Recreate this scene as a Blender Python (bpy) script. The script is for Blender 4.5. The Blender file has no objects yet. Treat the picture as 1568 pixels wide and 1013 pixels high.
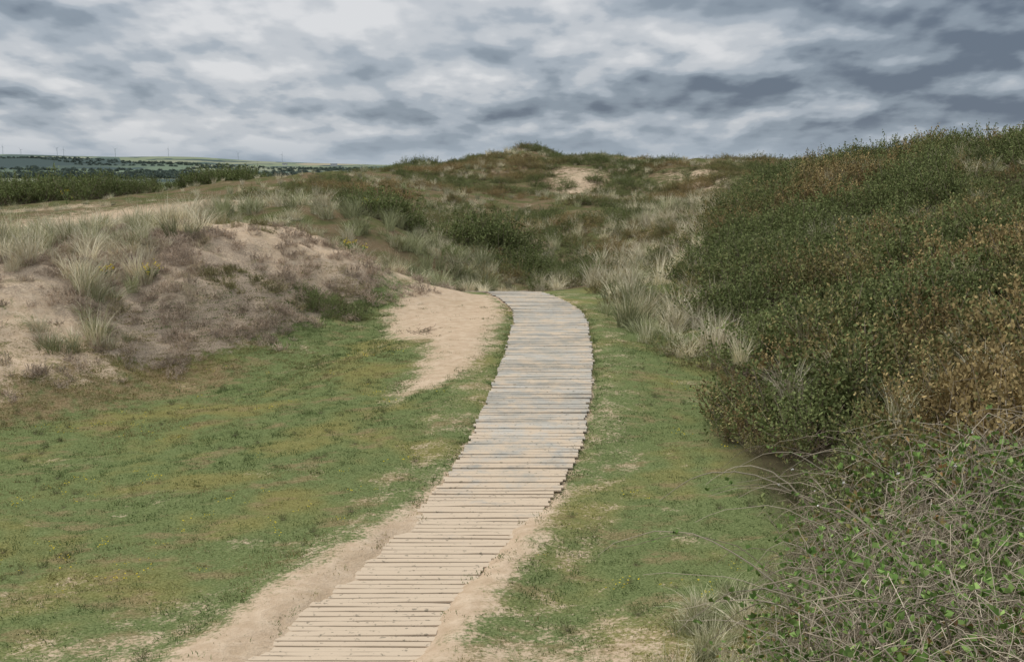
import bpy, math, numpy as np
from mathutils import Vector
rng=np.random.default_rng(7)
scene=bpy.context.scene
scene.view_settings.view_transform='Standard'
scene.view_settings.look='None'
scene.view_settings.exposure=0
# ------------------------------------------------------------ helpers
def sstep(a,b,v):
    t=np.clip((v-a)/(b-a),0,1); return t*t*(3-2*t)
def vnoise(x,y,seed=0):
    x=np.asarray(x,float);y=np.asarray(y,float)
    xi=np.floor(x).astype(np.int64); yi=np.floor(y).astype(np.int64)
    fx=x-xi; fy=y-yi; fx=fx*fx*(3-2*fx); fy=fy*fy*(3-2*fy)
    def h(a,b):
        n=(a*374761393+b*668265263+seed*144269507)&0x7fffffff
        n=((n^(n>>13))*1274126177)&0x7fffffff
        n=(n^(n>>16))&0xffffff
        return n/float(0xffffff)
    a=h(xi,yi);b=h(xi+1,yi);c=h(xi,yi+1);d=h(xi+1,yi+1)
    return (a*(1-fx)+b*fx)*(1-fy)+(c*(1-fx)+d*fx)*fy
def fbm(x,y,seed=0,oct=4):
    s=0;a=1;t=0
    for i in range(oct):
        s=s+a*vnoise(x*2**i+i*17.3,y*2**i-i*9.1,seed+i*31); t+=a; a*=.55
    return s/t
def polysd(x,y,poly):
    """signed distance, positive inside"""
    x=np.asarray(x,float);y=np.asarray(y,float)
    d=np.full(x.shape,1e9); ins=np.zeros(x.shape,bool)
    n=len(poly)
    for i in range(n):
        ax,ay=poly[i];bx,by=poly[(i+1)%n]
        ex,ey=bx-ax,by-ay
        t=np.clip(((x-ax)*ex+(y-ay)*ey)/(ex*ex+ey*ey),0,1)
        d=np.minimum(d,np.hypot(x-ax-t*ex,y-ay-t*ey))
        if ay!=by:
            c=((ay>y)!=(by>y))&(x<(bx-ax)*(y-ay)/(by-ay)+ax)
            ins^=c
    return np.where(ins,d,-d)
def softpoly(x,y,poly,s):
    return np.clip(.5+polysd(x,y,poly)/(2*s),0,1)

# ------------------------------------------------------------ path line
PY=np.array([2,6,8.5,10.25,11.1,12.0,12.9,13.9,15.2,16.5,17.9,19.8,22.5,26.4,29,31,33.1,36,40,46])
PX=np.array([-2.6,-2.3,-1.9,-1.52,-1.31,-1.08,-.77,-.44,-.19,.06,.28,.48,.65,.81,.78,.5,.1,-.6,-1.3,-1.8])
PZ=np.array([1.3,.5,-.05,-.3,-.28,-.25,-.2,-.15,-.1,0,.14,.3,.4,.5,.56,.58,.58,.3,-.1,-.3])
_yy=np.linspace(2,46,441)
def smooth_arr(a):
    v=np.interp(_yy,PY,a); k=np.hanning(13);k/=k.sum()
    vp=np.pad(v,6,mode='edge'); return np.convolve(vp,k,'valid')
_sx=smooth_arr(PX);_sz=smooth_arr(PZ)
def path_x(y): return np.interp(y,_yy,_sx)
def path_z(y): return np.interp(y,_yy,_sz)
def path_hw(y): return np.interp(y,[8,10.2,11.2,12,12.9,13.9,15.2,16.5,20,28,31,34],[.79,.79,.73,.68,.67,.69,.73,.77,.80,.79,.74,.70])

# ------------------------------------------------------------ terrain
CP=[(0,-8,2.2),(8,-8,2.4),(-8,-8,2.2),(0,0,2.1),(5,0,2.0),(-6,0,1.6),(0,4,1.0),(-5,5,.5),(4,4,1.1),
(-4.2,9.5,-.3),(-9,10,-.3),(-4,13,-.25),(-8,15,-.3),(-3,16.5,-.1),(-8.2,20.2,-.2),(-5,20,-.15),(-6.45,23.2,0),(-4.95,25,.15),(-3.2,22.5,.15),(-4.3,27.3,.55),(-2.95,29.7,.75),
(-1.8,20.2,.12),(-2.2,25,.42),(-1.5,28,.5),
(-9.6,24.4,1.65),(-9.1,26,1.8),(-8.65,29,2.3),(-7.4,30,2.4),(-6.1,31,2.35),(-5,31,2.1),(-3.6,31.5,1.45),(-2.35,32,.95),(-.9,33,.65),
(-6.4,26.2,1.25),(-7.6,23.8,.75),(-5.4,27.6,1.25),(-8.4,21.8,.5),(-12,22,1.4),(-12,17,.2),(-16,22,1.6),(-13,28,2.0),
(-9,37,1.3),(-5,37,.9),(-14,36,1.1),(-2,37,.2),(-7.2,45,2.5),(-9,46,2.3),(-4.1,44,1.8),(-1.8,42,.75),(-.9,40,.2),(-13.6,55,1.6),(-17.5,50,1.4),(-16.8,42,1.1),(-19,60,1.4),(-30,75,1.2),(-30,45,1.3),
(-19.7,80,2.0),(-19.6,100,2.7),(-26,95,1.9),(-33,95,1.1),(-44,100,.7),(-60,90,0),(-30,135,-1),(-60,140,-3),(-12,135,-1),(-15.2,105,3.0),(-8.5,115,3.5),(-4.9,115,4.2),(-1.4,115,4.9),(2.1,115,5.2),(5,115,4.7),(10.3,115,4.2),(15.5,110,3.6),(19.6,105,4.3),(28,105,3.6),(60,105,3),
(5,145,0),(30,145,0),(60,145,0),
(-4,75,2.1),(.7,90,2.5),(4.9,90,2.3),(4.9,97,3.4),(.5,65,.9),(1.2,52,.4),(3.8,65,1.3),(7.7,70,1.9),(12,85,2.5),(12.5,92,3.4),(-7,75,2.45),(-10.9,75,2.5),(-4,60,1.4),(-10,60,2.2),
(0,45,-.25),(1.2,40,0),
(2.2,38,.25),(2,27,.45),(2.7,24.5,.35),(3.5,21.5,.25),(8,50,1.7),(5.2,44,.9),(11.7,55,3.0),(15.7,50,3.75),(18,45,4.0),(25,45,4.5),(40,50,4.6),(25,62,3.2),(15,65,2.4),(9.2,35,1.55),(11,30,1.9),(5.7,27,.55),(7.2,23,.9),(8.8,22,1.5),(14,22,2.7),(20,30,3.9),
(3.95,18.5,.15),(4.8,14.5,.3),(5.8,13,.6),(2.7,16,.05),(2.95,13.5,-.05),(1.75,10.5,-.1),(1.1,9.3,-.15),(3.5,7,.5),(5,9.5,.6),(9,10,1.5),(14,12,2.6),(-15,5,.4),(20,0,3)]
for y in (8.5,10.25,12,14,16.5,19.8,22.5,26.4,30.9,33.1,36):
    for s in (-1.3,1.3):
        CP.append((float(path_x(y))+s,y,float(path_z(y))))
CP=np.array(CP,float)
def _phi(r2): return .5*r2*np.log(r2+1e-9)
_S=20.
_P=CP[:,:2]/_S
_K=_phi(((_P[:,None]-_P[None])**2).sum(-1))+np.eye(len(CP))*2e-4
_A=np.zeros((len(CP)+3,)*2);n_=len(CP)
_A[:n_,:n_]=_K;_A[:n_,n_]=1;_A[:n_,n_+1:]=_P;_A[n_,:n_]=1;_A[n_+1:,:n_]=_P.T
_W=np.linalg.solve(_A,np.r_[CP[:,2],0,0,0])
def tps(x,y):
    x=np.clip(x,-62,62)/_S;y=np.clip(y,-12,150)/_S
    out=np.full(x.shape,_W[n_])+_W[n_+1]*x+_W[n_+2]*y
    for i in range(n_):
        out+=_W[i]*_phi((x-_P[i,0])**2+(y-_P[i,1])**2)
    return out
MOUND=[(-16,20.5),(-8.2,20.6),(-6.4,23.4),(-5,25.2),(-4,27.5),(-3,30),(-1,32.5),(-2,34),(-6,34.5),(-16,34)]
def height(x,y):
    x=np.asarray(x,float);y=np.asarray(y,float)
    z=np.clip(tps(x,y),-5,8)
    md=softpoly(x,y,MOUND,.8)
    amp=.06+.22*md+1.1*sstep(40,110,y)*(1-sstep(130,150,y))+.3*sstep(4,10,x)*sstep(10,20,y)
    dxp=np.abs(x-path_x(y))
    near=np.where(y<40,sstep(1.0,4.,dxp),1)
    z=z+(fbm(x/5,y/5,3)-.5)*1.2*amp*near+(fbm(x/1.3,y/1.3,5)-.5)*(.12+.45*md)*near
    z=z+(fbm(x/.35,y/.35,8,3)-.5)*(.06+.05*md)*near
    pz=path_z(y); w=(1-sstep(.95,1.8,dxp))*(1-sstep(38,42,y))
    hw=path_hw(y)
    cover=(1-sstep(13.2,15.2,y))*(.085*sstep(hw-.2,hw+.06,dxp+.45*(fbm(x*1.5,y*1.5,21)-.5)))
    bed=pz-.030+cover+.03*sstep(hw,hw+.2,dxp)+(fbm(x/.4,y/.4,9,3)-.5)*.03
    z=z*(1-w)+bed*w
    f=sstep(125,175,y)
    r1=26*np.interp(x,[-9000,-2600,-1500,-900,-640,-450,9000],[.9,1,1.05,.9,.6,0,0])*np.exp(-((y-2600)/450)**2)
    r2=np.interp(x,[-9000,-2100,-1400,-980,-500,0,9000],[62,58,46,28,17,8,6])*np.exp(-((y-5200)/1300)**2)
    far=-5+r1*(.7+.6*fbm(x/240,y/500,41))+r2*(.75+.5*fbm(x/600,y/900,44))
    return z*(1-f)+far*f

# ---- ground masks (world space)
SANDS=[([(-.45,32.6),(-.05,28.4),(-.28,26),(-.3,23.9),(-.65,21.6),(-1.2,20.6),(-2.0,19.7),(-1.8,21.5),(-1.6,22.8),(-1.7,24.5),(-2.5,25.5),(-2.9,28.5),(-2.6,32.0)],.55,.90),
([(-3.2,30.2),(-2.2,31.6),(-.3,33.2),(-.6,34.4),(-6,33),(-9.5,32.4),(-9,30.2),(-6,28.6),(-4.4,28.0)],.9,.66),
([(-14,21.0),(-8.6,20.4),(-6.6,22.4),(-7.7,24),(-8.9,25.0),(-14,25.4)],.7,.64),
([(-26,56),(-20,50),(-12,51),(-9.5,57),(-12,66),(-22,68)],4,.74),
([(-40,70),(-22,66),(-18,74),(-36,88)],4,.5),
([(1.8,86),(6.8,84),(7.6,97),(3,99)],2.6,.68),([(10,82),(15,82),(15.5,92),(10.5,94)],2.8,.64),([(-3,95),(1,95),(1,108),(-3,108)],3,.42),
([(-.8,55),(1.5,50),(2.4,56),(1,63)],1.4,.6)]
HEATH=[(-12,24.6),(-8.8,23.6),(-7.2,23.2),(-5.6,24.7),(-4.7,26.3),(-3.7,28.5),(-3.2,30.4),(-5,32.5),(-9.5,33),(-14,32)]
def sandraw(x,y):
    s=np.zeros(np.shape(x))
    for p,so,a in SANDS: s=np.maximum(s,softpoly(x,y,p,so)*a)
    s=np.maximum(s,.36*softpoly(x,y,HEATH,.6))
    dx=x-path_x(y)
    lw=np.interp(y,[8,10,12,13.5,15,17,19],[1.45,1.18,.96,.82,.68,.5,.3])
    rw=np.interp(y,[8,10,12,13.5,15,17,19],[1.15,1.02,.9,.78,.68,.5,.3])
    wdt=np.where(dx<0,lw,rw)
    s=np.maximum(s,(1-sstep(wdt-.35,wdt+.85,np.abs(dx)))*(y<22)*.92)
    s=np.maximum(s,(1-sstep(.70,.86,np.abs(dx)))*(y<38))
    near=(1-sstep(9.6,13.8,y))*(1-sstep(2.2,4.8,np.abs(dx)))*.54
    s=np.maximum(s,near)
    s=np.maximum(s,.34*sstep(.54,.72,fbm(x/1.6+5,y/1.1,61))*(y<33))
    s=np.maximum(s,.36*(1-sstep(1.2,2.6,np.abs(dx)))*(y<34))
    return s
def sandmask(x,y):
    n=fbm(x/.55,y/.42,71,4)
    return sstep(.38,.66,sandraw(x,y)+(n-.5)*.9)
SHRUB=[(1.6,7.6),(2.1,9.6),(2.75,11),(3.1,12.2),(3.05,13.6),(2.85,15.5),(3.0,18),(3.6,20.5),(4.3,24),(4.2,28),(4.5,33),(6,42),(8,50),(11,60),(16,64),(34,66),(34,8),(10,4.5),(3.2,4.5)]

# ------------------------------------------------------------ node helpers
def newmat(name):
    m=bpy.data.materials.new(name);m.use_nodes=True
    nt=m.node_tree;nt.nodes.clear();return m,nt
def N(nt,t,**k):
    n=nt.nodes.new(t)
    for a,b in k.items(): setattr(n,a,b)
    return n
def setin(nt,sock,v):
    if isinstance(v,bpy.types.NodeSocket): nt.links.new(v,sock)
    else: sock.default_value=v
def math_(nt,op,a,b=0.,c=None,clamp=False):
    n=N(nt,'ShaderNodeMath',operation=op);n.use_clamp=clamp
    setin(nt,n.inputs[0],a)
    setin(nt,n.inputs[1],b)
    if c is not None:setin(nt,n.inputs[2],c)
    return n.outputs[0]
def mix_(nt,f,a,b,bt='MIX'):
    n=N(nt,'ShaderNodeMix',data_type='RGBA',blend_type=bt)
    def c(v): return v if isinstance(v,bpy.types.NodeSocket) else (*v,1.) if len(v)==3 else v
    setin(nt,n.inputs[0],f);setin(nt,n.inputs[6],c(a));setin(nt,n.inputs[7],c(b));return n.outputs[2]
def ss_(nt,v,a,b):
    n=N(nt,'ShaderNodeMapRange',interpolation_type='SMOOTHSTEP')
    setin(nt,n.inputs[0],v);n.inputs[1].default_value=a;n.inputs[2].default_value=b;return n.outputs[0]
def noise_(nt,vec,scale,detail=4,rough=.55,dist=0):
    n=N(nt,'ShaderNodeTexNoise');n.inputs['Scale'].default_value=scale;n.inputs['Detail'].default_value=detail
    n.inputs['Roughness'].default_value=rough;n.inputs['Distortion'].default_value=dist
    if vec is not None: nt.links.new(vec,n.inputs['Vector'])
    return n.outputs[0]
def mapv(nt,vec,sc):
    n=N(nt,'ShaderNodeMapping');nt.links.new(vec,n.inputs[0]);n.inputs['Scale'].default_value=sc;return n.outputs[0]
def attr(nt,name,t='GEOMETRY'):
    n=N(nt,'ShaderNodeAttribute',attribute_name=name,attribute_type=t);return n.outputs['Fac']
def finish(nt,col,rough=.9,bump=None,bs=.3,bd=.02,transl=0):
    p=N(nt,'ShaderNodeBsdfDiffuse');setin(nt,p.inputs['Color'],col if isinstance(col,bpy.types.NodeSocket) else (*col,1))
    if bump is not None:
        b=N(nt,'ShaderNodeBump');b.inputs['Strength'].default_value=bs;b.inputs['Distance'].default_value=bd
        nt.links.new(bump,b.inputs['Height']);nt.links.new(b.outputs[0],p.inputs['Normal'])
    o=N(nt,'ShaderNodeOutputMaterial')
    nt.links.new(p.outputs[0],o.inputs[0])

# ------------------------------------------------------------ ground material
gm,nt=newmat('dune_ground_mat')
pos=N(nt,'ShaderNodeNewGeometry').outputs['Position']
nf=noise_(nt,pos,38,3,.7); nm=noise_(nt,pos,5.5,4,.65); nl=noise_(nt,pos,.55,3,.6); nl2=noise_(nt,mapv(nt,pos,(1,1.6,1)),1.3,4,.65)
green=mix_(nt,ss_(nt,nf,.3,.7),(.075,.098,.035),(.175,.205,.09))
yel=mix_(nt,ss_(nt,nf,.3,.7),(.12,.115,.038),(.24,.22,.09))
brn=mix_(nt,ss_(nt,nf,.3,.7),(.14,.105,.055),(.29,.215,.125))
lawn=mix_(nt,ss_(nt,nl,.46,.66),green,yel)
lawn=mix_(nt,math_(nt,'MULTIPLY',ss_(nt,nl2,.52,.68),.65),lawn,brn)
dry=attr(nt,'dry'); lawn=mix_(nt,ss_(nt,math_(nt,'ADD',dry,math_(nt,'MULTIPLY',math_(nt,'SUBTRACT',nm,.5),.9)),.35,.75),lawn,brn)
duneg=mix_(nt,ss_(nt,nl,.42,.6),(.09,.095,.04),(.155,.115,.07))
duneg=mix_(nt,ss_(nt,nl2,.56,.74),duneg,(.26,.205,.13))
duneg=mix_(nt,math_(nt,'MULTIPLY',ss_(nt,nm,.45,.7),.5),duneg,(.06,.06,.032))
col=mix_(nt,attr(nt,'dune'),lawn,duneg)
hea=mix_(nt,ss_(nt,nf,.3,.7),(.20,.155,.115),(.42,.335,.25))
hea=mix_(nt,math_(nt,'MULTIPLY',ss_(nt,nl2,.5,.68),.5),hea,(.14,.125,.06))
col=mix_(nt,ss_(nt,math_(nt,'ADD',attr(nt,'heath'),math_(nt,'MULTIPLY',math_(nt,'SUBTRACT',nm,.5),.8)),.4,.6),col,hea)
col=mix_(nt,attr(nt,'shrub'),col,(.07,.06,.035))
sand=mix_(nt,ss_(nt,nm,.3,.75),(.42,.315,.22),(.53,.42,.31))
sand=mix_(nt,math_(nt,'MULTIPLY',ss_(nt,nf,.5,.75),.5),sand,(.32,.24,.155))
sand=mix_(nt,math_(nt,'MULTIPLY',ss_(nt,nl2,.45,.7),.35),sand,(.36,.27,.175))
nz=math_(nt,'ADD',math_(nt,'MULTIPLY',math_(nt,'SUBTRACT',noise_(nt,pos,2.2,7,.72),.5),1.25),math_(nt,'MULTIPLY',math_(nt,'SUBTRACT',noise_(nt,pos,22,3,.75),.5),1.05))
sf=ss_(nt,math_(nt,'ADD',attr(nt,'sand'),nz),.36,.70)
col=mix_(nt,sf,col,sand)
# far fields and woods; distance haze is mixed into these bluish, muted colours
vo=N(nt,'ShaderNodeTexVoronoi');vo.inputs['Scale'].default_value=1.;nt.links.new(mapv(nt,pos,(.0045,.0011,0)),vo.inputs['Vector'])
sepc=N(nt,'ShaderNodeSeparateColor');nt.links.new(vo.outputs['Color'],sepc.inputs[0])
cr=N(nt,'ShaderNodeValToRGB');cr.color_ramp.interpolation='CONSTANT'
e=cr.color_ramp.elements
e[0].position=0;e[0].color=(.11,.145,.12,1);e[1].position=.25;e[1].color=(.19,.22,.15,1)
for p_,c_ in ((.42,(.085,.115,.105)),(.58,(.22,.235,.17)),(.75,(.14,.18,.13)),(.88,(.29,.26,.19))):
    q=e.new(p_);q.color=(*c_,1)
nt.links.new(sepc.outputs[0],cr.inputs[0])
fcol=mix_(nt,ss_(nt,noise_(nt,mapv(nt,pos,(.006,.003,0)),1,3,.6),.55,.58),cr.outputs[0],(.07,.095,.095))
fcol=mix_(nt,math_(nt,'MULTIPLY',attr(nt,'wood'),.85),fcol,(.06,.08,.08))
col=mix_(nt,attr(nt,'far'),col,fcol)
bh=math_(nt,'ADD',math_(nt,'MULTIPLY',nf,.35),nm)
finish(nt,col,.95,bh,.6,.06)

# ------------------------------------------------------------ ground mesh
def axis_pos(s0,step,start,end,ratio):
    v=[start];s=step
    while v[-1]<end: v.append(v[-1]+s); s*=ratio
    return v
ys=list(np.arange(-12,6,.5))+list(np.arange(6,38,.1))
ys+=axis_pos(0,.1,38,9500,1.018)
xp=list(np.arange(0,10,.1))+axis_pos(0,.1,10,9000,1.05)
xs=np.array([-v for v in xp[:0:-1]]+xp);ys=np.array(ys)
X,Y=np.meshgrid(xs,ys)
Z=height(X,Y)
def grid_mesh(name,X,Y,Z,mat,attrs):
    ny,nx=X.shape
    me=bpy.data.meshes.new(name)
    co=np.stack([X,Y,Z],-1).reshape(-1,3)
    i=np.arange(ny*nx).reshape(ny,nx)
    q=np.stack([i[:-1,:-1],i[:-1,1:],i[1:,1:],i[1:,:-1]],-1).reshape(-1,4)
    me.vertices.add(len(co));me.vertices.foreach_set('co',co.ravel())
    me.loops.add(q.size);me.loops.foreach_set('vertex_index',q.ravel())
    me.polygons.add(len(q));me.polygons.foreach_set('loop_start',np.arange(0,q.size,4))
    me.polygons.foreach_set('use_smooth',np.ones(len(q),bool))
    me.update(calc_edges=True)
    for k,v in attrs.items():
        a=me.attributes.new(k,'FLOAT','POINT');a.data.foreach_set('value',np.ascontiguousarray(v,dtype=np.float32).ravel())
    me.materials.append(mat)
    o=bpy.data.objects.new(name,me);scene.collection.objects.link(o);return o
sandv=sandraw(X,Y)
heath=softpoly(X,Y,HEATH,.5)
DRY=[(-16,19.4),(-8.2,19.2),(-5.2,22.2),(-4.4,25),(-7.5,23.9),(-16,22)]
dry=.62*softpoly(X,Y,DRY,.6)
dune=sstep(33,38,Y+0*X)
shr=softpoly(X,Y,SHRUB,.3)*(1-sstep(60,70,Y))
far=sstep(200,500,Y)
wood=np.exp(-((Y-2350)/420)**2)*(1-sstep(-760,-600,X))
grid_mesh('ground',X,Y,Z,gm,dict(sand=sandv,heath=heath,dry=dry,dune=dune,shrub=shr,far=far,wood=wood))

# ------------------------------------------------------------ boardwalk
bm_,nt=newmat('weathered_boards_mat')
pos=N(nt,'ShaderNodeNewGeometry').outputs['Position']
g=noise_(nt,mapv(nt,pos,(2.2,40,40)),1,4,.65)
bv=attr(nt,'bv')
c=mix_(nt,bv,(.28,.265,.235),(.47,.445,.40))
c=mix_(nt,math_(nt,'MULTIPLY',ss_(nt,g,.45,.7),.6),c,(.20,.185,.155))
c=mix_(nt,math_(nt,'MULTIPLY',ss_(nt,noise_(nt,pos,1.1,3,.6),.46,.64),.45),c,(.27,.25,.205))
c=mix_(nt,ss_(nt,math_(nt,'ADD',noise_(nt,pos,2.6,6,.74),math_(nt,'MULTIPLY',attr(nt,'cov'),.30)),.48,.76),c,(.50,.405,.305))
c=mix_(nt,math_(nt,'MULTIPLY',ss_(nt,noise_(nt,pos,17,3,.6),.61,.69),.65),c,(.12,.11,.085))
finish(nt,c,.9,g,.4,.008)
V=[];F=[];BV=[];CV=[]
y=8.2;k=0;shift=0;nxt=0
while y<37.5:
    if k>=nxt: shift=rng.normal(0,.022);nxt=k+int(rng.integers(9,26))
    pitch=.116
    L=float(path_hw(y))+rng.normal(0,.014); w=.0495+rng.normal(0,.003); th=.010
    cx=float(path_x(y))+shift+rng.normal(0,.006);cz=float(path_z(y))
    if k in (48,): L+=.16;cx-=.16
    a=rng.normal(0,.008);tilt=rng.normal(0,.004);sl=(float(path_z(y+.1))-float(path_z(y-.1)))/.2
    dzv=rng.normal(0,.0035)
    b=len(V);nseg=6
    wob=rng.normal(0,.004,(nseg+1,2))
    for s in range(nseg+1):
        u=-1+2*s/nseg
        for (dy,dz) in ((-w+wob[s,0],-th),(-w+wob[s,0],th*.6),(-w*.75,th),(w*.75,th),(w+wob[s,1],th*.6),(w+wob[s,1],-th)):
            V.append((cx+u*L, y+dy+u*L*a, cz+.002+dz+dzv+u*tilt+dy*sl))
            BV.append(0);CV.append(0)
    bvv=float(np.clip(rng.beta(1.8,1.4),0,1));cov=float(1-sstep(11,19,y))+.3
    for j in range(b,len(V)): BV[j]=bvv;CV[j]=cov
    for s in range(nseg):
        for t in range(6):
            p=b+s*6+t;q_=b+s*6+(t+1)%6
            F.append((p,q_,q_+6,p+6))
    F.append(tuple(b+t for t in range(5,-1,-1)));F.append(tuple(b+nseg*6+t for t in range(6)))
    y+=pitch+rng.normal(0,.003);k+=1
me=bpy.data.meshes.new('boardwalk');me.from_pydata(V,[],F);me.update()
for nme,v in (('bv',BV),('cov',CV)):
    a=me.attributes.new(nme,'FLOAT','POINT');a.data.foreach_set('value',np.array(v,np.float32))
me.materials.append(bm_)
bo=bpy.data.objects.new('boardwalk_path',me);scene.collection.objects.link(bo)

# ------------------------------------------------------------ plant mesh builders
class MB:
    def __init__(s): s.v=[];s.f=[];s.a=[];s.h=[];s.m=[];s.n=0
    def add(s,v,f,a,h,m=0):
        s.v.append(v);s.f.append(np.asarray(f)+s.n);s.a.append(a);s.h.append(h);s.m.append(np.full(len(f),m));s.n+=len(v)
    def obj(s,name,mats,coll=None):
        v=np.concatenate(s.v);f=np.concatenate(s.f)
        me=bpy.data.meshes.new(name)
        me.vertices.add(len(v));me.vertices.foreach_set('co',v.astype(np.float32).ravel())
        me.loops.add(f.size);me.loops.foreach_set('vertex_index',f.ravel().astype(np.int32))
        me.polygons.add(len(f));me.polygons.foreach_set('loop_start',np.arange(0,f.size,4,dtype=np.int32))
        me.polygons.foreach_set('material_index',np.concatenate(s.m).astype(np.int32))
        me.update(calc_edges=True)
        for nme,arr in (('lv',s.a),('hs',s.h)):
            a=me.attributes.new(nme,'FLOAT','POINT');a.data.foreach_set('value',np.concatenate(arr).astype(np.float32))
        for m in mats: me.materials.append(m)
        o=bpy.data.objects.new(name,me)
        (coll.objects if coll else scene.collection.objects).link(o);return o
def blades(mb,n,R,h0,h1,w,lean,seg=4,wind=(0,0),m=0,droop=.35):
    r=R*np.sqrt(rng.random(n));az=rng.random(n)*2*np.pi
    bx=r*np.cos(az);by=r*np.sin(az);h=rng.uniform(h0,h1,n)
    az2=az+rng.normal(0,.8,n);ln=lean*rng.uniform(.3,1.3,n)
    s=np.linspace(0,1,seg+1)[None,:]
    dx=(np.cos(az2)*ln+wind[0])[:,None];dy=(np.sin(az2)*ln+wind[1])[:,None]
    H=h[:,None]
    px=bx[:,None]+dx*H*s**1.8;py=by[:,None]+dy*H*s**1.8;pz=H*(s-droop*np.hypot(dx,dy)*s**2.5)-.03
    fa=rng.random(n)*np.pi;wx=np.cos(fa)[:,None]*w*(1-s**2*.92)/2;wy=np.sin(fa)[:,None]*w*(1-s**2*.92)/2
    A=np.stack([px-wx,py-wy,pz],-1);B=np.stack([px+wx,py+wy,pz],-1)
    v=np.stack([A,B],2).reshape(-1,3)
    base=np.arange(n)[:,None]*(seg+1)*2+np.arange(seg)[None,:]*2
    f=np.stack([base,base+1,base+3,base+2],-1).reshape(-1,4)
    lv=np.repeat(rng.random(n),(seg+1)*2);hs=np.tile(np.repeat(s[0],2),n)
    mb.add(v,f,lv,hs,m)
def leaves(mb,pos,d,L,W,m=0):
    n=len(pos);d=d/np.linalg.norm(d,axis=1)[:,None]
    rv=rng.normal(size=(n,3));sd=np.cross(d,rv);sd/=np.linalg.norm(sd,axis=1)[:,None]+1e-9;nr=np.cross(sd,d)
    L=(L*rng.uniform(.6,1.25,n))[:,None];W=(W*rng.uniform(.7,1.2,n))[:,None]
    v0=pos;v2=pos+d*L+nr*L*.1;v1=pos+d*L*.5+sd*W/2+nr*W*.25;v3=pos+d*L*.5-sd*W/2+nr*W*.25
    v=np.stack([v0,v1,v2,v3],1).reshape(-1,3);f=np.arange(n*4).reshape(-1,4)
    mb.add(v,f,np.repeat(rng.random(n),4),np.repeat(np.clip(pos[:,2],0,3),4),m)
def tube(mb,P,r0,r1,m=0,lv=None):
    P=np.asarray(P);n=len(P);T=np.gradient(P,axis=0);T/=np.linalg.norm(T,axis=1)[:,None]+1e-9
    up=np.array([.3,.2,.93]);A=np.cross(T,up);A/=np.linalg.norm(A,axis=1)[:,None]+1e-9;B=np.cross(T,A)
    r=np.linspace(r0,r1,n)[:,None]
    ring=[P+(A*math.cos(t)+B*math.sin(t))*r for t in (0,2.094,4.189)]
    v=np.stack(ring,1).reshape(-1,3)
    f=[]
    for i in range(n-1):
        for j in range(3):
            k=(j+1)%3;f.append((i*3+j,i*3+k,i*3+3+k,i*3+3+j))
    l=rng.random() if lv is None else lv
    mb.add(v,np.array(f),np.full(len(v),l),np.linspace(0,1,n).repeat(3),m)
def rdir(n,up=.4):
    d=rng.normal(size=(n,3));d[:,2]=np.abs(d[:,2])*1+up;return d/np.linalg.norm(d,axis=1)[:,None]

# ---- plant materials
def plantmat(name,a0,a1,b0,b1,transl=0,rust_lo=.35,rust_hi=.75):
    m,nt=newmat(name)
    lv=attr(nt,'lv');tn=attr(nt,'tint','INSTANCER')
    oi=N(nt,'ShaderNodeObjectInfo').outputs['Random']
    A=mix_(nt,lv,a0,a1);B=mix_(nt,lv,b0,b1)
    f=ss_(nt,math_(nt,'ADD',tn,math_(nt,'MULTIPLY',math_(nt,'SUBTRACT',lv,.5),.35)),rust_lo,rust_hi)
    c=mix_(nt,f,A,B)
    k=math_(nt,'ADD',.68,math_(nt,'MULTIPLY',oi,.62))
    cc=N(nt,'ShaderNodeCombineXYZ')
    for i in range(3): nt.links.new(k,cc.inputs[i])
    c=mix_(nt,1.0,c,cc.outputs[0],'MULTIPLY')
    finish(nt,c,.8,transl=transl);return m
M_shrub=plantmat('shrub_leaf_mat',(.095,.12,.045),(.215,.24,.10),(.19,.14,.065),(.37,.28,.135),rust_lo=.38,rust_hi=.92)
M_twig=plantmat('twig_mat',(.16,.125,.09),(.34,.28,.21),(.19,.145,.11),(.37,.30,.22))
M_marram=plantmat('marram_mat',(.22,.235,.12),(.42,.42,.25),(.46,.40,.27),(.76,.69,.52))
M_turf=plantmat('turf_mat',(.095,.135,.048),(.195,.24,.10),(.20,.18,.07),(.36,.31,.155))
M_heath=plantmat('heather_mat',(.28,.22,.17),(.62,.50,.39),(.17,.16,.07),(.34,.30,.16))
M_bleaf=plantmat('bramble_leaf_mat',(.11,.19,.05),(.26,.37,.12),(.30,.25,.09),(.36,.20,.10))
M_cane=plantmat('cane_mat',(.27,.22,.165),(.57,.49,.38),(.32,.26,.19),(.62,.53,.41))
M_yel,nt=newmat('yellow_petal_mat');finish(nt,(.70,.55,.05),.7)
M_wht,nt=newmat('white_petal_mat');finish(nt,(.75,.72,.70),.7)

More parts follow.
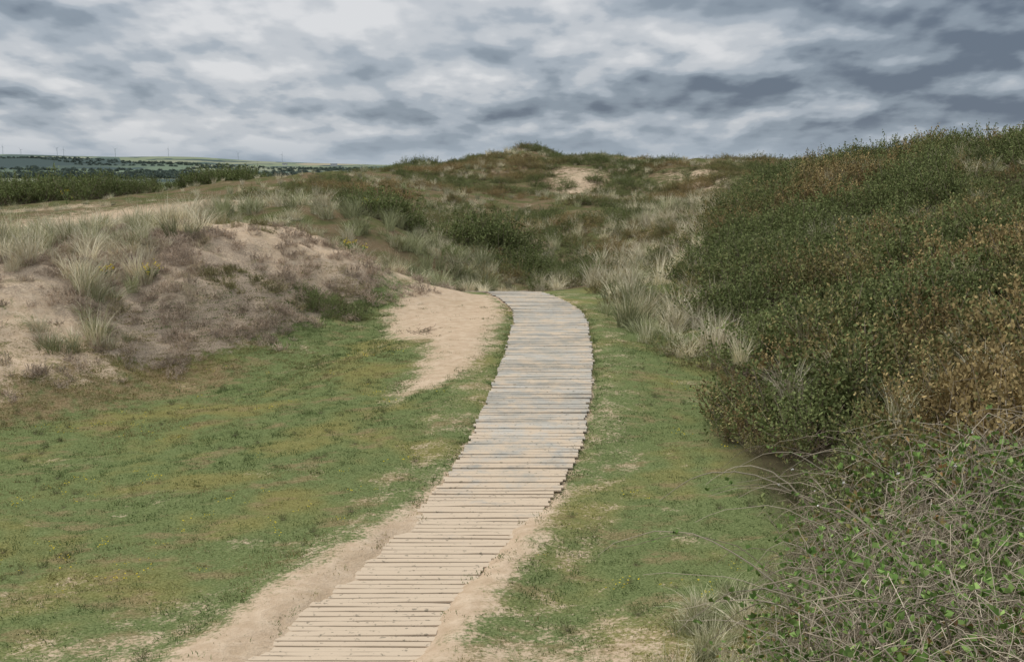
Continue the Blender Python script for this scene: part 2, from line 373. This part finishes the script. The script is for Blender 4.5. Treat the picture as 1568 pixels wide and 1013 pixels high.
def coll(name): return bpy.data.collections.new(name)
C_shrub=coll('shrub_clumps');C_mar=coll('marram_tufts');C_turf=coll('turf_tufts');C_heath=coll('heather_tufts');C_bram=coll('bramble_clumps');C_flow=coll('wildflowers')
for v in range(4):
    mb=MB()
    for t in range(30):
        d=rdir(1,.35)[0];L=rng.uniform(.3,.62)*(1.15 if d[2]>.7 else 1)
        st=np.array([*rng.normal(0,.12,2),0]);bend=rng.normal(0,.06,3)
        P=[st+d*L*s+bend*s*s for s in (0,.5,1)]
        tube(mb,P,.006,.002,1)
        for sh in range(4):
            s=rng.uniform(.5,1.0);p0=st+d*L*s+bend*s*s;d2=d+rng.normal(0,.6,3);d2[2]+=.45;d2/=np.linalg.norm(d2);l2=rng.uniform(.08,.22)
            q=np.linspace(.1,1,8)[:,None];pp=p0+d2*l2*q+rng.normal(0,.008,(8,3))
            leaves(mb,pp,d2+rng.normal(0,.7,(8,3)),.038,.024,0)
    mb.obj('shrub_%d'%v,[M_shrub,M_twig],C_shrub)
for v in range(4):
    mb=MB();wd=(.18,.05)
    blades(mb,[110,90,70,60][v],.16,.3,[.85,.75,.6,.5][v],.010,[.45,.6,.75,.9][v],4,wd)
    blades(mb,40,.22,.12,.35,.010,1.1,3,wd)
    mb.obj('marram_%d'%v,[M_marram],C_mar)
for v in range(4):
    mb=MB();blades(mb,60,.17,.012,[.03,.038,.05,.025][v],.0075,.8,2,(0.1,0))
    mb.obj('turf_%d'%v,[M_turf],C_turf)
for v in range(3):
    mb=MB()
    for t in range(36):
        d=rdir(1,.5)[0];L=rng.uniform(.07,.22);st=np.array([*rng.normal(0,.09,2),-.01])
        P=[st+d*L*s+rng.normal(0,.01,3)*s for s in (0,.5,1)];tube(mb,P,.004,.002,0)
        q=rng.uniform(.25,1,9)[:,None];leaves(mb,st+d*L*q,d+rng.normal(0,.6,(9,3)),.026,.011,0)
    mb.obj('heather_%d'%v,[M_heath],C_heath)
for v in range(4):
    mb=MB()
    for t in range(16):
        az=rng.random()*6.28;Lh=rng.uniform(.4,.95);hh=rng.uniform(.25,.7);st=np.array([*rng.normal(0,.1,2),-.05])
        s=np.linspace(0,1,8);P=np.stack([st[0]+np.cos(az)*Lh*s,st[1]+np.sin(az)*Lh*s,st[2]+hh*4*s*(1-s*.72)*.8],-1)+rng.normal(0,.012,(8,3))
        tube(mb,P,.0055,.002,1)
        if v<2 or t%3==0:
            for i in range(2,8):
                if rng.random()<(.85 if v<2 else .5):
                    p0=P[i];dd=rdir(1,.2)[0]
                    ds=np.array([dd,dd+np.array([.8,-.3,0]),dd+np.array([-.8,.3,0])]);leaves(mb,np.repeat(p0[None]+dd*.02,3,0),ds,.062,.046,0)
    for t in range(46 if v>1 else 16):
        p=np.array([*rng.normal(0,.3,2),rng.uniform(.05,.65)]);d=rng.normal(size=3);d/=np.linalg.norm(d);L=rng.uniform(.15,.55)
        tube(mb,[p,p+d*L*.35+rng.normal(0,.03,3),p+d*L*.7+rng.normal(0,.05,3),p+d*L+rng.normal(0,.07,3)],.004,.002,1)
    mb.obj('bramble_%d'%v,[M_bleaf,M_cane],C_bram)
for v in range(2):
    mb=MB();blades(mb,8,.04,.04,.09,.004,.4,2,m=1)
    for j in range(4+v*2):
        c0=np.array([*rng.normal(0,.05,2),rng.uniform(.04,.09)]);a=np.arange(5)*1.257
        d=np.stack([np.cos(a),np.sin(a),np.full(5,.25)],-1);leaves(mb,np.repeat(c0[None],5,0),d,.011,.010,0)
    mb.obj('flower_%d'%v,[M_yel,M_turf],C_flow)

# ------------------------------------------------------------ scatter
def scatter(name,x,y,scl,idx,tint,col,zoff=0.,tilt=.12,rotz=None,flat=1.0):
    n=len(x);z=height(x,y)+zoff
    me=bpy.data.meshes.new(name);me.vertices.add(n);me.vertices.foreach_set('co',np.stack([x,y,z],-1).astype(np.float32).ravel())
    rz=rng.random(n)*6.283 if rotz is None else rotz(n)
    rot=np.stack([rng.normal(0,tilt,n),rng.normal(0,tilt,n),rz],-1)
    sc=np.stack([scl,scl,scl*flat*rng.uniform(.85,1.15,n)],-1)
    for k,t,v in (('rot','FLOAT_VECTOR',rot),('scl','FLOAT_VECTOR',sc)):
        a=me.attributes.new(k,t,'POINT');a.data.foreach_set('vector',v.astype(np.float32).ravel())
    a=me.attributes.new('idx','INT','POINT');a.data.foreach_set('value',np.asarray(idx,np.int32))
    a=me.attributes.new('tint','FLOAT','POINT');a.data.foreach_set('value',np.asarray(tint,np.float32))
    o=bpy.data.objects.new(name,me);scene.collection.objects.link(o)
    ng=bpy.data.node_groups.new(name+'_scatter','GeometryNodeTree')
    ng.interface.new_socket('Geometry',in_out='INPUT',socket_type='NodeSocketGeometry')
    ng.interface.new_socket('Geometry',in_out='OUTPUT',socket_type='NodeSocketGeometry')
    gi=ng.nodes.new('NodeGroupInput');go=ng.nodes.new('NodeGroupOutput');ip=ng.nodes.new('GeometryNodeInstanceOnPoints')
    ci=ng.nodes.new('GeometryNodeCollectionInfo');ci.inputs['Collection'].default_value=col
    ci.inputs['Separate Children'].default_value=True;ci.inputs['Reset Children'].default_value=True
    L=ng.links.new
    L(gi.outputs[0],ip.inputs['Points']);L(ci.outputs[0],ip.inputs['Instance']);ip.inputs['Pick Instance'].default_value=True
    for nm_,dt,so in (('idx','INT','Instance Index'),('rot','FLOAT_VECTOR','Rotation'),('scl','FLOAT_VECTOR','Scale')):
        na=ng.nodes.new('GeometryNodeInputNamedAttribute');na.data_type=dt;na.inputs['Name'].default_value=nm_
        out=[s for s in na.outputs if s.enabled and s.name=='Attribute'][0]
        L(out,ip.inputs[so])
    L(ip.outputs[0],go.inputs[0])
    mod=o.modifiers.new('scatter','NODES');mod.node_group=ng
    return o
def samp(poly,dens):
    p=np.array(poly);x0,y0=p.min(0);x1,y1=p.max(0);n=int((x1-x0)*(y1-y0)*dens)
    x=rng.uniform(x0,x1,n);y=rng.uniform(y0,y1,n);k=polysd(x,y,poly)>0;return x[k],y[k]

# right-hand shrub slope: dense base layer plus bigger bushy heads
x,y=samp(SHRUB,3.6)
sd=polysd(x,y,SHRUB)
keep=(y>11.2)&(rng.random(len(x))<np.interp(y,[10,25,40,66],[1,.85,.65,.5]))&((x<.5*y+6))
x,y,sd=x[keep],y[keep],sd[keep]
def shrub_tint(x,y): return np.clip((fbm(x/2.0,y/2.8,111)-.5)*3.0+np.interp(y,[10,22,30,60],[.60,.54,.32,.36])+rng.normal(0,.12,len(x)),0,1)
pn=sstep(.35,.65,fbm(x/1.6,y/1.8,101,2))
s=(.50+.75*pn)*np.interp(sd,[0,.8],[.72,1.05])*np.interp(y,[11,17,30,60],[1.3,1.4,1.2,1.2])
scatter('shrub_thicket',x,y,s,rng.integers(0,4,len(x)),shrub_tint(x,y),C_shrub,-.05)
x,y=samp(SHRUB,.50);sd=polysd(x,y,SHRUB);k=(sd>.35)&(y>13)&(x<.5*y+6);x,y=x[k],y[k]
hx=[];hy=[]
for dxy in range(5):
    hx.append(x+rng.normal(0,.25,len(x)));hy.append(y+rng.normal(0,.25,len(x)))
T0=shrub_tint(x,y)+rng.normal(0,.15,len(x));S0=rng.uniform(1.2,1.95,len(x));x=np.concatenate(hx);y=np.concatenate(hy)
scatter('shrub_thicket_heads',x,y,np.tile(S0,5)*rng.uniform(.88,1.08,len(x)),rng.integers(0,4,len(x)),np.clip(np.tile(T0,5),0,1),C_shrub,-.05)
x,y=samp(SHRUB,1.3);k=(fbm(x/2.5,y/2.5,131)>.60)&(y>15);x,y=x[k],y[k]
scatter('dune_grass_among_shrubs',x,y,rng.uniform(.6,1.1,len(x)),rng.integers(0,4,len(x)),rng.uniform(.4,.9,len(x)),C_mar,.45)
# marram beside the thicket
MR=[(2.5,24),(2.1,27.5),(2.1,31),(2.4,38),(3.2,48),(6,62),(10.5,62),(8.2,50),(6.2,42),(4.8,33),(4.4,28),(4.4,23.5),(3.7,21)]
x,y=samp(MR,4.2);k=rng.random(len(x))<.2+1.4*(fbm(x/1.3,y/1.3,141)-.35);x,y=x[k],y[k]
t=np.clip(.8+(fbm(x/1.2,y/1.2,142)-.5)*2.4,0,1)
s=rng.uniform(.6,1.35,len(x))
scatter('marram_grass_right',x,y,s,rng.integers(0,4,len(x)),t,C_mar,0,.1)
x,y=samp(MR,2.5);k=fbm(x/1.2,y/1.2,145)>.52;x,y=x[k],y[k]
scatter('low_scrub_right',x,y,rng.uniform(.4,.85,len(x)),rng.integers(0,4,len(x)),rng.uniform(.3,.9,len(x)),C_shrub,-.05)
# vegetation in the hollow beyond the boardwalk
x,y=samp([(-1.8,38),(2.6,38),(4.5,48),(6,60),(-3,62),(-2.5,48)],3.0);k=fbm(x/1.6,y/2,147)>.40;x,y=x[k],y[k]
scatter('hollow_scrub',x,y,rng.uniform(.5,1.1,len(x)),rng.integers(0,4,len(x)),np.clip((fbm(x/2,y/2,148)-.5)*3+.45,0,1),C_shrub,-.05)
x,y=samp([(-1.8,38),(2.6,38),(4.5,48),(6,60),(-3,62),(-2.5,48)],1.5)
scatter('hollow_grass',x,y,rng.uniform(.5,1.0,len(x)),rng.integers(0,4,len(x)),rng.uniform(.3,1,len(x)),C_mar,0)
# marram behind the mound
ML=[(-12.5,38),(-6,37.5),(-3,36.5),(-1.0,35.8),(-.6,38),(-.7,42),(-3,46),(-6,50),(-11,51),(-13,44)]
x,y=samp(ML,5.2);k=rng.random(len(x))<.3+1.7*(fbm(x/1.3,y/1.3,150)-.4);x,y=x[k],y[k];t=np.clip(.5+(fbm(x/1.6,y/1.6,151)-.5)*2.6,0,1)
scatter('marram_grass_ridge',x,y,rng.uniform(.65,1.4,len(x)),rng.integers(0,4,len(x)),t,C_mar,0,.1)
# marram on the mound, left
MM=[(-16,25.2),(-10,24.6),(-9.2,23.6),(-8.6,22.4),(-7.6,22.8),(-7.0,24.5),(-7.4,28),(-7.0,31),(-9,33.5),(-16,33)]
x,y=samp(MM,8);k=rng.random(len(x))<.2+1.6*(fbm(x/1.2,y/1.2,161)-.30);x,y=x[k],y[k];t=np.clip(.72+(fbm(x/1.5,y/1.5,162)-.5)*2.2,0,1)
scatter('marram_grass_mound',x,y,rng.uniform(.6,1.25,len(x)),rng.integers(0,4,len(x)),t,C_mar,0,.1)
x,y=samp([(-8,31),(-3.2,31.5),(-1.5,33),(-3,34.5),(-9,34.5)],3.2);k=rng.random(len(x))<.8;x,y=x[k],y[k]
scatter('marram_grass_crest',x,y,rng.uniform(.35,.7,len(x)),rng.integers(0,4,len(x)),rng.uniform(.3,1,len(x)),C_mar,0,.1)
x,y=samp([(-30,36),(-13,36),(-12,50),(-20,50),(-34,62)],2.2);k=fbm(x/3,y/3,163)>.42;x,y=x[k],y[k]
scatter('marram_grass_hollow',x,y,rng.uniform(.5,.95,len(x)),rng.integers(0,4,len(x)),rng.uniform(.3,.9,len(x)),C_mar,0,.1)
# heather on the mound
x,y=samp([(-16,20.2),(-8.2,20.6),(-6.2,23.2),(-4.6,25.3),(-3.4,28),(-2.4,30.2),(-.8,32.6),(-2,34),(-16,35)],34)
hz=softpoly(x,y,HEATH,.4);k=rng.random(len(x))<(.27+.73*hz)*np.clip(1.2-sandmask(x,y)*.9,0,1)*(.12+1.0*sstep(.38,.56,fbm(x/.5,y/.6,171)));x,y=x[k],y[k]
t=np.clip((fbm(x/1.0,y/1.2,172)-.5)*3.0+.18,0,1)
scatter('heather',x,y,rng.uniform(.45,1.2,len(x)),rng.integers(0,3,len(x)),t,C_heath,0,.2)
# turf
x=rng.uniform(-12,4.5,48000);y=8+22*rng.random(48000)**1.15
dxp=np.abs(x-path_x(y));md=polysd(x,y,MOUND)
k=(rng.random(len(x))>sandmask(x,y)*.93)&(dxp>path_hw(y)+.03)&(rng.random(len(x))<1.1-md*.45)&(md<2.2)&(polysd(x,y,SHRUB)<.4)&(x>-.48*y-2)
x,y,md=x[k],y[k],md[k];t=np.clip((fbm(x/2.4,y/1.4,181)-.5)*2.4+.28+.2*sstep(-2.5,-5,x)*sstep(11,14,y)+.35*softpoly(x,y,DRY,.6)+.2*(md>0)+rng.normal(0,.14,len(x)),0,1)
s=(.7+.7*fbm(x/1.5,y/1.5,182))*np.interp(y,[8,14,28],[.9,1,1.1])
scatter('lawn_turf',x,y,s,rng.integers(0,4,len(x)),t,C_turf,0,.08)
# grass fringing the boards
n=420;y=rng.uniform(14,33,n);sg=np.where(rng.random(n)<.5,-1,1);k=fbm(y*.9,sg*5.,185)>.45;y=y[k];sg=sg[k]
x=path_x(y)+sg*(path_hw(y)+.05+np.abs(rng.normal(0,.06,len(y))))
scatter('path_edge_grass',x,y,rng.uniform(.6,1.25,len(y)),rng.integers(0,4,len(y)),rng.uniform(0,.7,len(y)),C_turf,.01,.15)
# small weeds in the lawn
x=rng.uniform(-9,3,320);y=rng.uniform(9,24,320);k=(sandmask(x,y)<.4)&(np.abs(x-path_x(y))>1)&(polysd(x,y,SHRUB)<-.1)&(polysd(x,y,MOUND)<0)&(fbm(x/1.2,y/1.2,187)>.52);x,y=x[k],y[k]
scatter('lawn_weeds',x,y,rng.uniform(.07,.16,len(x)),rng.integers(0,4,len(x)),rng.uniform(0,.5,len(x)),C_shrub,0,.1)
# yellow flowers
x=rng.uniform(-10,3,800);y=rng.uniform(9,24,800);k=(fbm(x/1.6,y/1.6,191)>.53)&(sandmask(x,y)<.3)&(np.abs(x-path_x(y))>1)&(polysd(x,y,SHRUB)<0);x,y=x[k],y[k]
scatter('yellow_wildflowers',x,y,rng.uniform(.6,1.15,len(x)),rng.integers(0,2,len(x)),np.zeros(len(x)),C_flow)
# brambles foreground
BR=[(1.5,7.4),(2.0,9.4),(2.6,10.8),(3.0,12.0),(3.1,13.4),(3.6,14.0),(6.5,13),(8,9),(6,4.8),(3.0,4.8),(2.2,6)]
x,y=samp(BR,11)
sdb=polysd(x,y,BR)
scatter('bramble_thicket',x,y,np.interp(sdb,[0,.8],[.5,1.0])*rng.uniform(.7,1.15,len(x)),rng.integers(0,4,len(x)),rng.random(len(x))**2*.6,C_bram,0,.25)
x,y=samp([(.6,7.5),(1.0,9.2),(1.7,11.2),(2.8,12.2),(3.0,10),(2.6,7),(1.6,6)],20);k=rng.random(len(x))<.7;x,y=x[k],y[k]
scatter('rough_grass_edge',x,y,rng.uniform(.25,.65,len(x)),rng.integers(0,4,len(x)),rng.uniform(0,.8,len(x)),C_mar,0,.25)
# far dune vegetation
def dunepts(n,x0,x1,y0,y1):
    x=rng.uniform(x0,x1,n);y=rng.uniform(y0,y1,n);return x,y
x,y=dunepts(8500,-14,45,50,122)
x2,y2=dunepts(1900,-9,16,84,118);x=np.r_[x,x2];y=np.r_[y,y2]
f=fbm(x/5,y/6,201);k=(f>.42)&(rng.random(len(x))>sandmask(x,y)*.92);x,y=x[k],y[k]
scatter('dune_scrub',x,y,rng.uniform(.5,1.2,len(x))*(.4+1.1*fbm(x/3,y/3,202)),rng.integers(0,4,len(x)),np.clip((fbm(x/6,y/6,203)-.5)*2.5+.45,0,1),C_shrub,-.1,.12,None,.75)
x,y=dunepts(5500,-34,45,52,122);k=(fbm(x/4,y/5,211)>.52)&(rng.random(len(x))>sandmask(x,y)*.9)&((x>-12)|(rng.random(len(x))<.25));x,y=x[k],y[k]
scatter('dune_grass_far',x,y,rng.uniform(.5,1.0,len(x)),rng.integers(0,4,len(x)),rng.uniform(.3,1,len(x)),C_mar,0,.1)
def bush(name,cx,cy,rad,hs,n,tint):
    r=rad*np.sqrt(rng.random(n));a=rng.random(n)*6.28
    scatter(name,cx+r*np.cos(a),cy+r*np.sin(a)*.7,hs*(1.15-.5*r/rad)*rng.uniform(.8,1.1,n),rng.integers(0,4,n),np.full(n,tint),C_shrub,-.05)
bush('gorse_bush',-4.6,46.5,1.5,1.9,26,.1)
bush('gorse_bush.001',-.9,50,1.8,2.3,34,.0)
bush('gorse_bush.002',.1,47,1.2,1.8,20,.0)
bush('gorse_bush.003',2.2,114,2.0,1.2,18,.15)
bush('gorse_bush.004',-8.3,113,2.6,1.5,22,.3)
bush('gorse_bush.005',19.5,105,2.6,1.6,22,.3)
bush('gorse_bush.006',-13.5,104,3.4,1.0,22,.2)
bush('gorse_bush.007',12,60,1.6,1.5,24,.4)
bush('gorse_bush.008',-4.0,28.2,.9,.62,26,.0)
bush('gorse_bush.009',10,52,1.5,1.2,20,.2)
# trees behind the brow on the left
n1=700;y1=rng.uniform(96,128,n1);x1=-y1*rng.uniform(.275,.50,n1)
n2=150;y2=rng.uniform(108,118,n2);x2=-y2*rng.uniform(.195,.26,n2)
h=np.r_[(.9+3.6*fbm(x1/4,y1/7,221))*np.interp(-x1/y1,[.275,.33],[.65,1]),1.6+2.2*fbm(x2/2.5,y2/6,222)]
x=np.r_[x1,x2];y=np.r_[y1,y2]
scatter('distant_tree_line',x,y,h,rng.integers(0,4,len(x)),np.full(len(x),.05),C_shrub,-.2)
# hedgerows and copses out on the farmland
hx=[];hy=[]
for i in range(80):
    cy=rng.uniform(900,4000);cx=-cy*rng.uniform(.12,.44);L=rng.uniform(60,420);a=rng.normal(0,.35) if rng.random()<.75 else rng.normal(1.57,.3);n=max(5,int(L/9))
    t_=np.linspace(-.5,.5,n)*L;hx.append(cx+t_*math.cos(a)+rng.normal(0,3,n));hy.append(cy+t_*math.sin(a)+rng.normal(0,6,n))
hx=np.concatenate(hx);hy=np.concatenate(hy)
M_h=plantmat('far_hedge_mat',(.075,.10,.09),(.13,.16,.13),(.08,.10,.09),(.14,.16,.13))  # leaf colours lightened towards blue, haze painted in
C_hedge=coll('hedge_clumps')
for v in range(2):
    mb=MB();pp=rdir(260,0.1)*rng.uniform(.35,.6,(260,1));leaves(mb,pp,rng.normal(size=(260,3)),.16,.13,0);mb.obj('hedge_%d'%v,[M_h],C_hedge)
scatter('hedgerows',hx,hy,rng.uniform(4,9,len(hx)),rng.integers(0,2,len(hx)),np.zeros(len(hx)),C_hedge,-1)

# ---- bramble canes arching out of the thicket
mb=MB()
for i in range(260):
    while True:
        p=np.array([rng.uniform(1.6,6.5),rng.uniform(6,14)])
        if polysd(p[:1],p[1:],BR)[0]>.1: break
    z0=float(height(p[:1],p[1:])[0])+rng.uniform(0,.5)
    az=rng.uniform(0,6.28) if i>90 else rng.uniform(2.4,4.0)
    Lh=rng.uniform(.6,1.7);hh=rng.uniform(.25,.7);s=np.linspace(0,1,12)
    P=np.stack([p[0]+np.cos(az)*Lh*s,p[1]+np.sin(az)*Lh*s,z0+hh*4*s*(1-s*.8)*.75],-1)+np.cumsum(rng.normal(0,.016,(12,3)),0)
    tube(mb,P,rng.uniform(.004,.009),.002,0)
    for j in range(3,12,2):
        if rng.random()<.3:
            dd=rdir(1,.1)[0];ds=np.array([dd,dd+np.array([.8,-.3,0]),dd+np.array([-.8,.3,0])]);leaves(mb,np.repeat(P[j][None],3,0),ds,.055,.04,1)
z0=float(height(np.array([3.1]),np.array([13.4]))[0]);s=np.linspace(0,1,16)
for (Lh,hh,dy_) in ((1.75,.62,-.5),(1.2,.5,.3)):
    P=np.stack([3.3-Lh*s,13.4+dy_*s,z0+.15+hh*4*s*(1-s*.86)*.8],-1)+np.cumsum(rng.normal(0,.01,(16,3)),0);tube(mb,P,.012,.003,0,.9)
mb.obj('bramble_canes',[M_cane,M_bleaf])
# bramble blossom
mb=MB()
for i in range(26):
    p=np.array([rng.uniform(2.6,5.5),rng.uniform(7.5,14)]);zz=float(height(p[:1],p[1:])[0])+rng.uniform(.55,.95)
    a=np.arange(5)*1.257;dd=np.stack([np.cos(a),np.sin(a)*.6-.3,np.sin(a)*.5+.5],-1);leaves(mb,np.repeat(np.array([[p[0],p[1],zz]]),5,0),dd,.022,.018,0)
mb.obj('bramble_blossom',[M_wht])
# ---- ragwort plants
def ragwort(name,x,y,h):
    mb=MB();zz=float(height(np.array([x]),np.array([y]))[0])
    for i in range(6):
        d=rdir(1,1.2)[0];P=[np.array([x,y,zz])+d*h*s for s in (0,.5,1)];tube(mb,P,.008,.004,1)
        leaves(mb,np.array([P[0]+(P[2]-P[0])*t for t in rng.uniform(.1,.9,12)]),rng.normal(size=(12,3)),.09,.04,1)
        leaves(mb,P[2]+rng.normal(0,.035,(9,3)),rdir(9,.1),.035,.03,0)
    mb.obj(name,[M_yel,M_turf])
for i,(x_,y_,h_) in enumerate([(-3.9,32.2,.55),(-7.4,26.3,.3),(-8.2,25.8,.3),(-27,78,.9),(-5.1,46,.7)]):
    ragwort('ragwort_plant'+('' if i==0 else '.%03d'%i),x_,y_,h_)
# ---- dead roots on the sand
mb=MB()
for i in range(60):
    p=np.array([-1.85+rng.normal(0,.16),26.2+rng.normal(0,.3)]);z0=float(height(p[:1],p[1:])[0])
    d=rng.normal(size=3);d[2]=abs(d[2])*.35;d/=np.linalg.norm(d);q=np.array([p[0],p[1],z0])
    tube(mb,[q,q+d*.06+rng.normal(0,.01,3),q+d*.12+rng.normal(0,.02,3)],.006,.003,0,.0)
mb.obj('dead_heather_roots',[M_twig])
# ---- wind turbines on the skyline
M_turb,nt=newmat('turbine_paint_mat');finish(nt,(.42,.46,.50),.6)
def turbine(name,x,y,H,ph):
    z=float(height(np.array([x]),np.array([y]))[0]);e=bpy.data.objects.new(name,None);e.location=(x,y,z);scene.collection.objects.link(e)
    def part(nm,mb):
        o=mb.obj(nm,[M_turb]);o.parent=e
    mb=MB();tube(mb,[(0,0,-2),(0,0,H*.5),(0,0,H)],1.0,.6);part('tower',mb)
    mb=MB();tube(mb,[(0,-4,H+.6),(0,0,H+1),(0,5,H+.8)],1.0,.9);part('nacelle',mb)
    for b in range(3):
        a=ph+b*2.094;mb=MB();tube(mb,[(0,-4,H+.8),(math.sin(a)*H*.22,-4,H+.8+math.cos(a)*H*.22),(math.sin(a)*H*.45,-4,H+.8+math.cos(a)*H*.45)],.55,.15);part('blade_%d'%(b+1),mb)
for i,(px_,D) in enumerate([(-.394,5200),(-.352,5000),(-.347,5400),(-.307,5100),(-.266,5200),(-.212,5600),(-.178,5000),(-.38,5600)]):
    turbine('wind_turbine'+('' if i==0 else '.%03d'%i),px_*D,D,30,i*1.1)
# ---- far farmhouses
M_wall,nt=newmat('whitewash_mat');finish(nt,(.6,.6,.58),.8)
M_roof,nt=newmat('slate_roof_mat');finish(nt,(.12,.13,.15),.7)
def house(name,x,y,w,d,h):
    z=float(height(np.array([x]),np.array([y]))[0]);e=bpy.data.objects.new(name,None);e.location=(x,y,z);scene.collection.objects.link(e)
    a,b=w/2,d/2
    def part(nm,v,f,m):
        me=bpy.data.meshes.new(nm);me.from_pydata(v,[],f);me.materials.append(m);o=bpy.data.objects.new(nm,me);o.parent=e;scene.collection.objects.link(o)
    part('walls',[(-a,-b,-3),(a,-b,-3),(a,b,-3),(-a,b,-3),(-a,-b,h),(a,-b,h),(a,b,h),(-a,b,h),(-a,0,h*1.5),(a,0,h*1.5)],[(0,1,5,4),(2,3,7,6),(0,4,8,7,3),(1,2,6,9,5)],M_wall)
    part('roof',[(-a-.4,-b-.5,h-.1),(a+.4,-b-.5,h-.1),(a+.4,0,h*1.5+.1),(-a-.4,0,h*1.5+.1),(-a-.4,b+.5,h-.1),(a+.4,b+.5,h-.1)],[(0,1,2,3),(3,2,5,4)],M_roof)
    part('chimney',[(a-2,-.6,h),(a-1,-.6,h),(a-1,.6,h),(a-2,.6,h),(a-2,-.6,h*1.75),(a-1,-.6,h*1.75),(a-1,.6,h*1.75),(a-2,.6,h*1.75)],[(0,1,5,4),(1,2,6,5),(2,3,7,6),(3,0,4,7),(4,5,6,7)],M_wall)
    for j in range(3):
        xx=-a+w*(j+.5)/3;part('window_%d'%(j+1),[(xx-.6,-b-.05,2),(xx+.6,-b-.05,2),(xx+.6,-b-.05,3.4),(xx-.6,-b-.05,3.4)],[(0,1,2,3)],M_roof)
house('farmhouse',-.176*4300,4300,16,8,5);house('farmhouse.001',-.138*4400,4400,22,9,5);house('farmhouse.002',-.33*4000,4000,16,8,5)

# ------------------------------------------------------------ world
SE,SR=math.radians(52),math.radians(-35)
w=bpy.data.worlds.new('World');scene.world=w;w.use_nodes=True;nt=w.node_tree;nt.nodes.clear()
tc=N(nt,'ShaderNodeTexCoord').outputs['Generated']
sp=N(nt,'ShaderNodeSeparateXYZ');nt.links.new(tc,sp.inputs[0]);dx,dy,dz=sp.outputs
zc=math_(nt,'MAXIMUM',dz,0.)
def cvec(off):
    k=math_(nt,'DIVIDE',1.,math_(nt,'ADD',zc,.21+off))
    c=N(nt,'ShaderNodeCombineXYZ');nt.links.new(math_(nt,'MULTIPLY',math_(nt,'MULTIPLY',dx,1.5),k),c.inputs[0]);nt.links.new(math_(nt,'MULTIPLY',dy,k),c.inputs[1])
    return c.outputs[0]
def n2d(vec,sc,det,ro):
    n=N(nt,'ShaderNodeTexNoise',noise_dimensions='2D');n.inputs['Scale'].default_value=sc;n.inputs['Detail'].default_value=det;n.inputs['Roughness'].default_value=ro
    nt.links.new(vec,n.inputs['Vector']);return n.outputs[0]
C0=cvec(0);C1=cvec(.013)
A=n2d(C0,2.2,5,.5);B=n2d(C1,2.2,3,.5);AL=n2d(mapv(nt,C0,(.6,1.1,1)),.8,2,.5)
rel=math_(nt,'SUBTRACT',A,B)
puff=ss_(nt,A,.44,.66)
b=math_(nt,'ADD',.50,math_(nt,'MULTIPLY',math_(nt,'SUBTRACT',AL,.5),1.05))
b=math_(nt,'ADD',b,math_(nt,'MULTIPLY',puff,.13))
b=math_(nt,'ADD',b,math_(nt,'MULTIPLY',rel,1.45))
b=math_(nt,'ADD',b,math_(nt,'MULTIPLY',ss_(nt,zc,.04,.13),.13))
b=math_(nt,'SUBTRACT',b,math_(nt,'MULTIPLY',math_(nt,'MULTIPLY',ss_(nt,dx,.10,.36),ss_(nt,zc,.01,.06)),.34))
cr=N(nt,'ShaderNodeValToRGB');cr.color_ramp.interpolation='EASE';e=cr.color_ramp.elements
e[0].position=0;e[0].color=(.13,.165,.22,1);e[1].position=1;e[1].color=(.70,.71,.73,1)
for p_,c_ in ((.3,(.25,.30,.36)),(.52,(.38,.43,.49)),(.72,(.53,.56,.60))):
    q=e.new(p_);q.color=(*c_,1)
nt.links.new(b,cr.inputs[0])
hz=math_(nt,'MULTIPLY',math_(nt,'SUBTRACT',1.,ss_(nt,zc,0,.04)),.65)
ccol=mix_(nt,hz,cr.outputs[0],(.36,.43,.505))
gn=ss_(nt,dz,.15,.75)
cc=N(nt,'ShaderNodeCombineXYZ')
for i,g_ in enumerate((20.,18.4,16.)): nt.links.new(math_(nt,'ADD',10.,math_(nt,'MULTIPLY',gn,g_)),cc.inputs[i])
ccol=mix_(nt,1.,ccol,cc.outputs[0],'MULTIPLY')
sky=N(nt,'ShaderNodeTexSky',sky_type='NISHITA');sky.sun_disc=False;sky.sun_elevation=SE;sky.sun_rotation=SR
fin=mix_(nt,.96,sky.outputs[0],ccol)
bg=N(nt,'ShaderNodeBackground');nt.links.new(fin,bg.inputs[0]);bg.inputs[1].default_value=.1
wo=N(nt,'ShaderNodeOutputWorld');nt.links.new(bg.outputs[0],wo.inputs[0])
# sun
sl=bpy.data.lights.new('sun','SUN');sl.energy=1.5;sl.angle=math.radians(14);sl.color=(1,.94,.85)
so=bpy.data.objects.new('sun',sl);scene.collection.objects.link(so)
d=Vector((math.sin(SR)*math.cos(SE),math.cos(SR)*math.cos(SE),math.sin(SE)))
so.rotation_euler=(-d).to_track_quat('-Z','Y').to_euler()
# camera
cam=bpy.data.cameras.new('camera');cam.lens=45;cam.sensor_width=36;cam.clip_end=20000;cam.clip_start=.1
co=bpy.data.objects.new('camera',cam);scene.collection.objects.link(co);co.location=(0,0,3.8);co.rotation_euler=(math.radians(90-7.3),0,0)
scene.camera=co
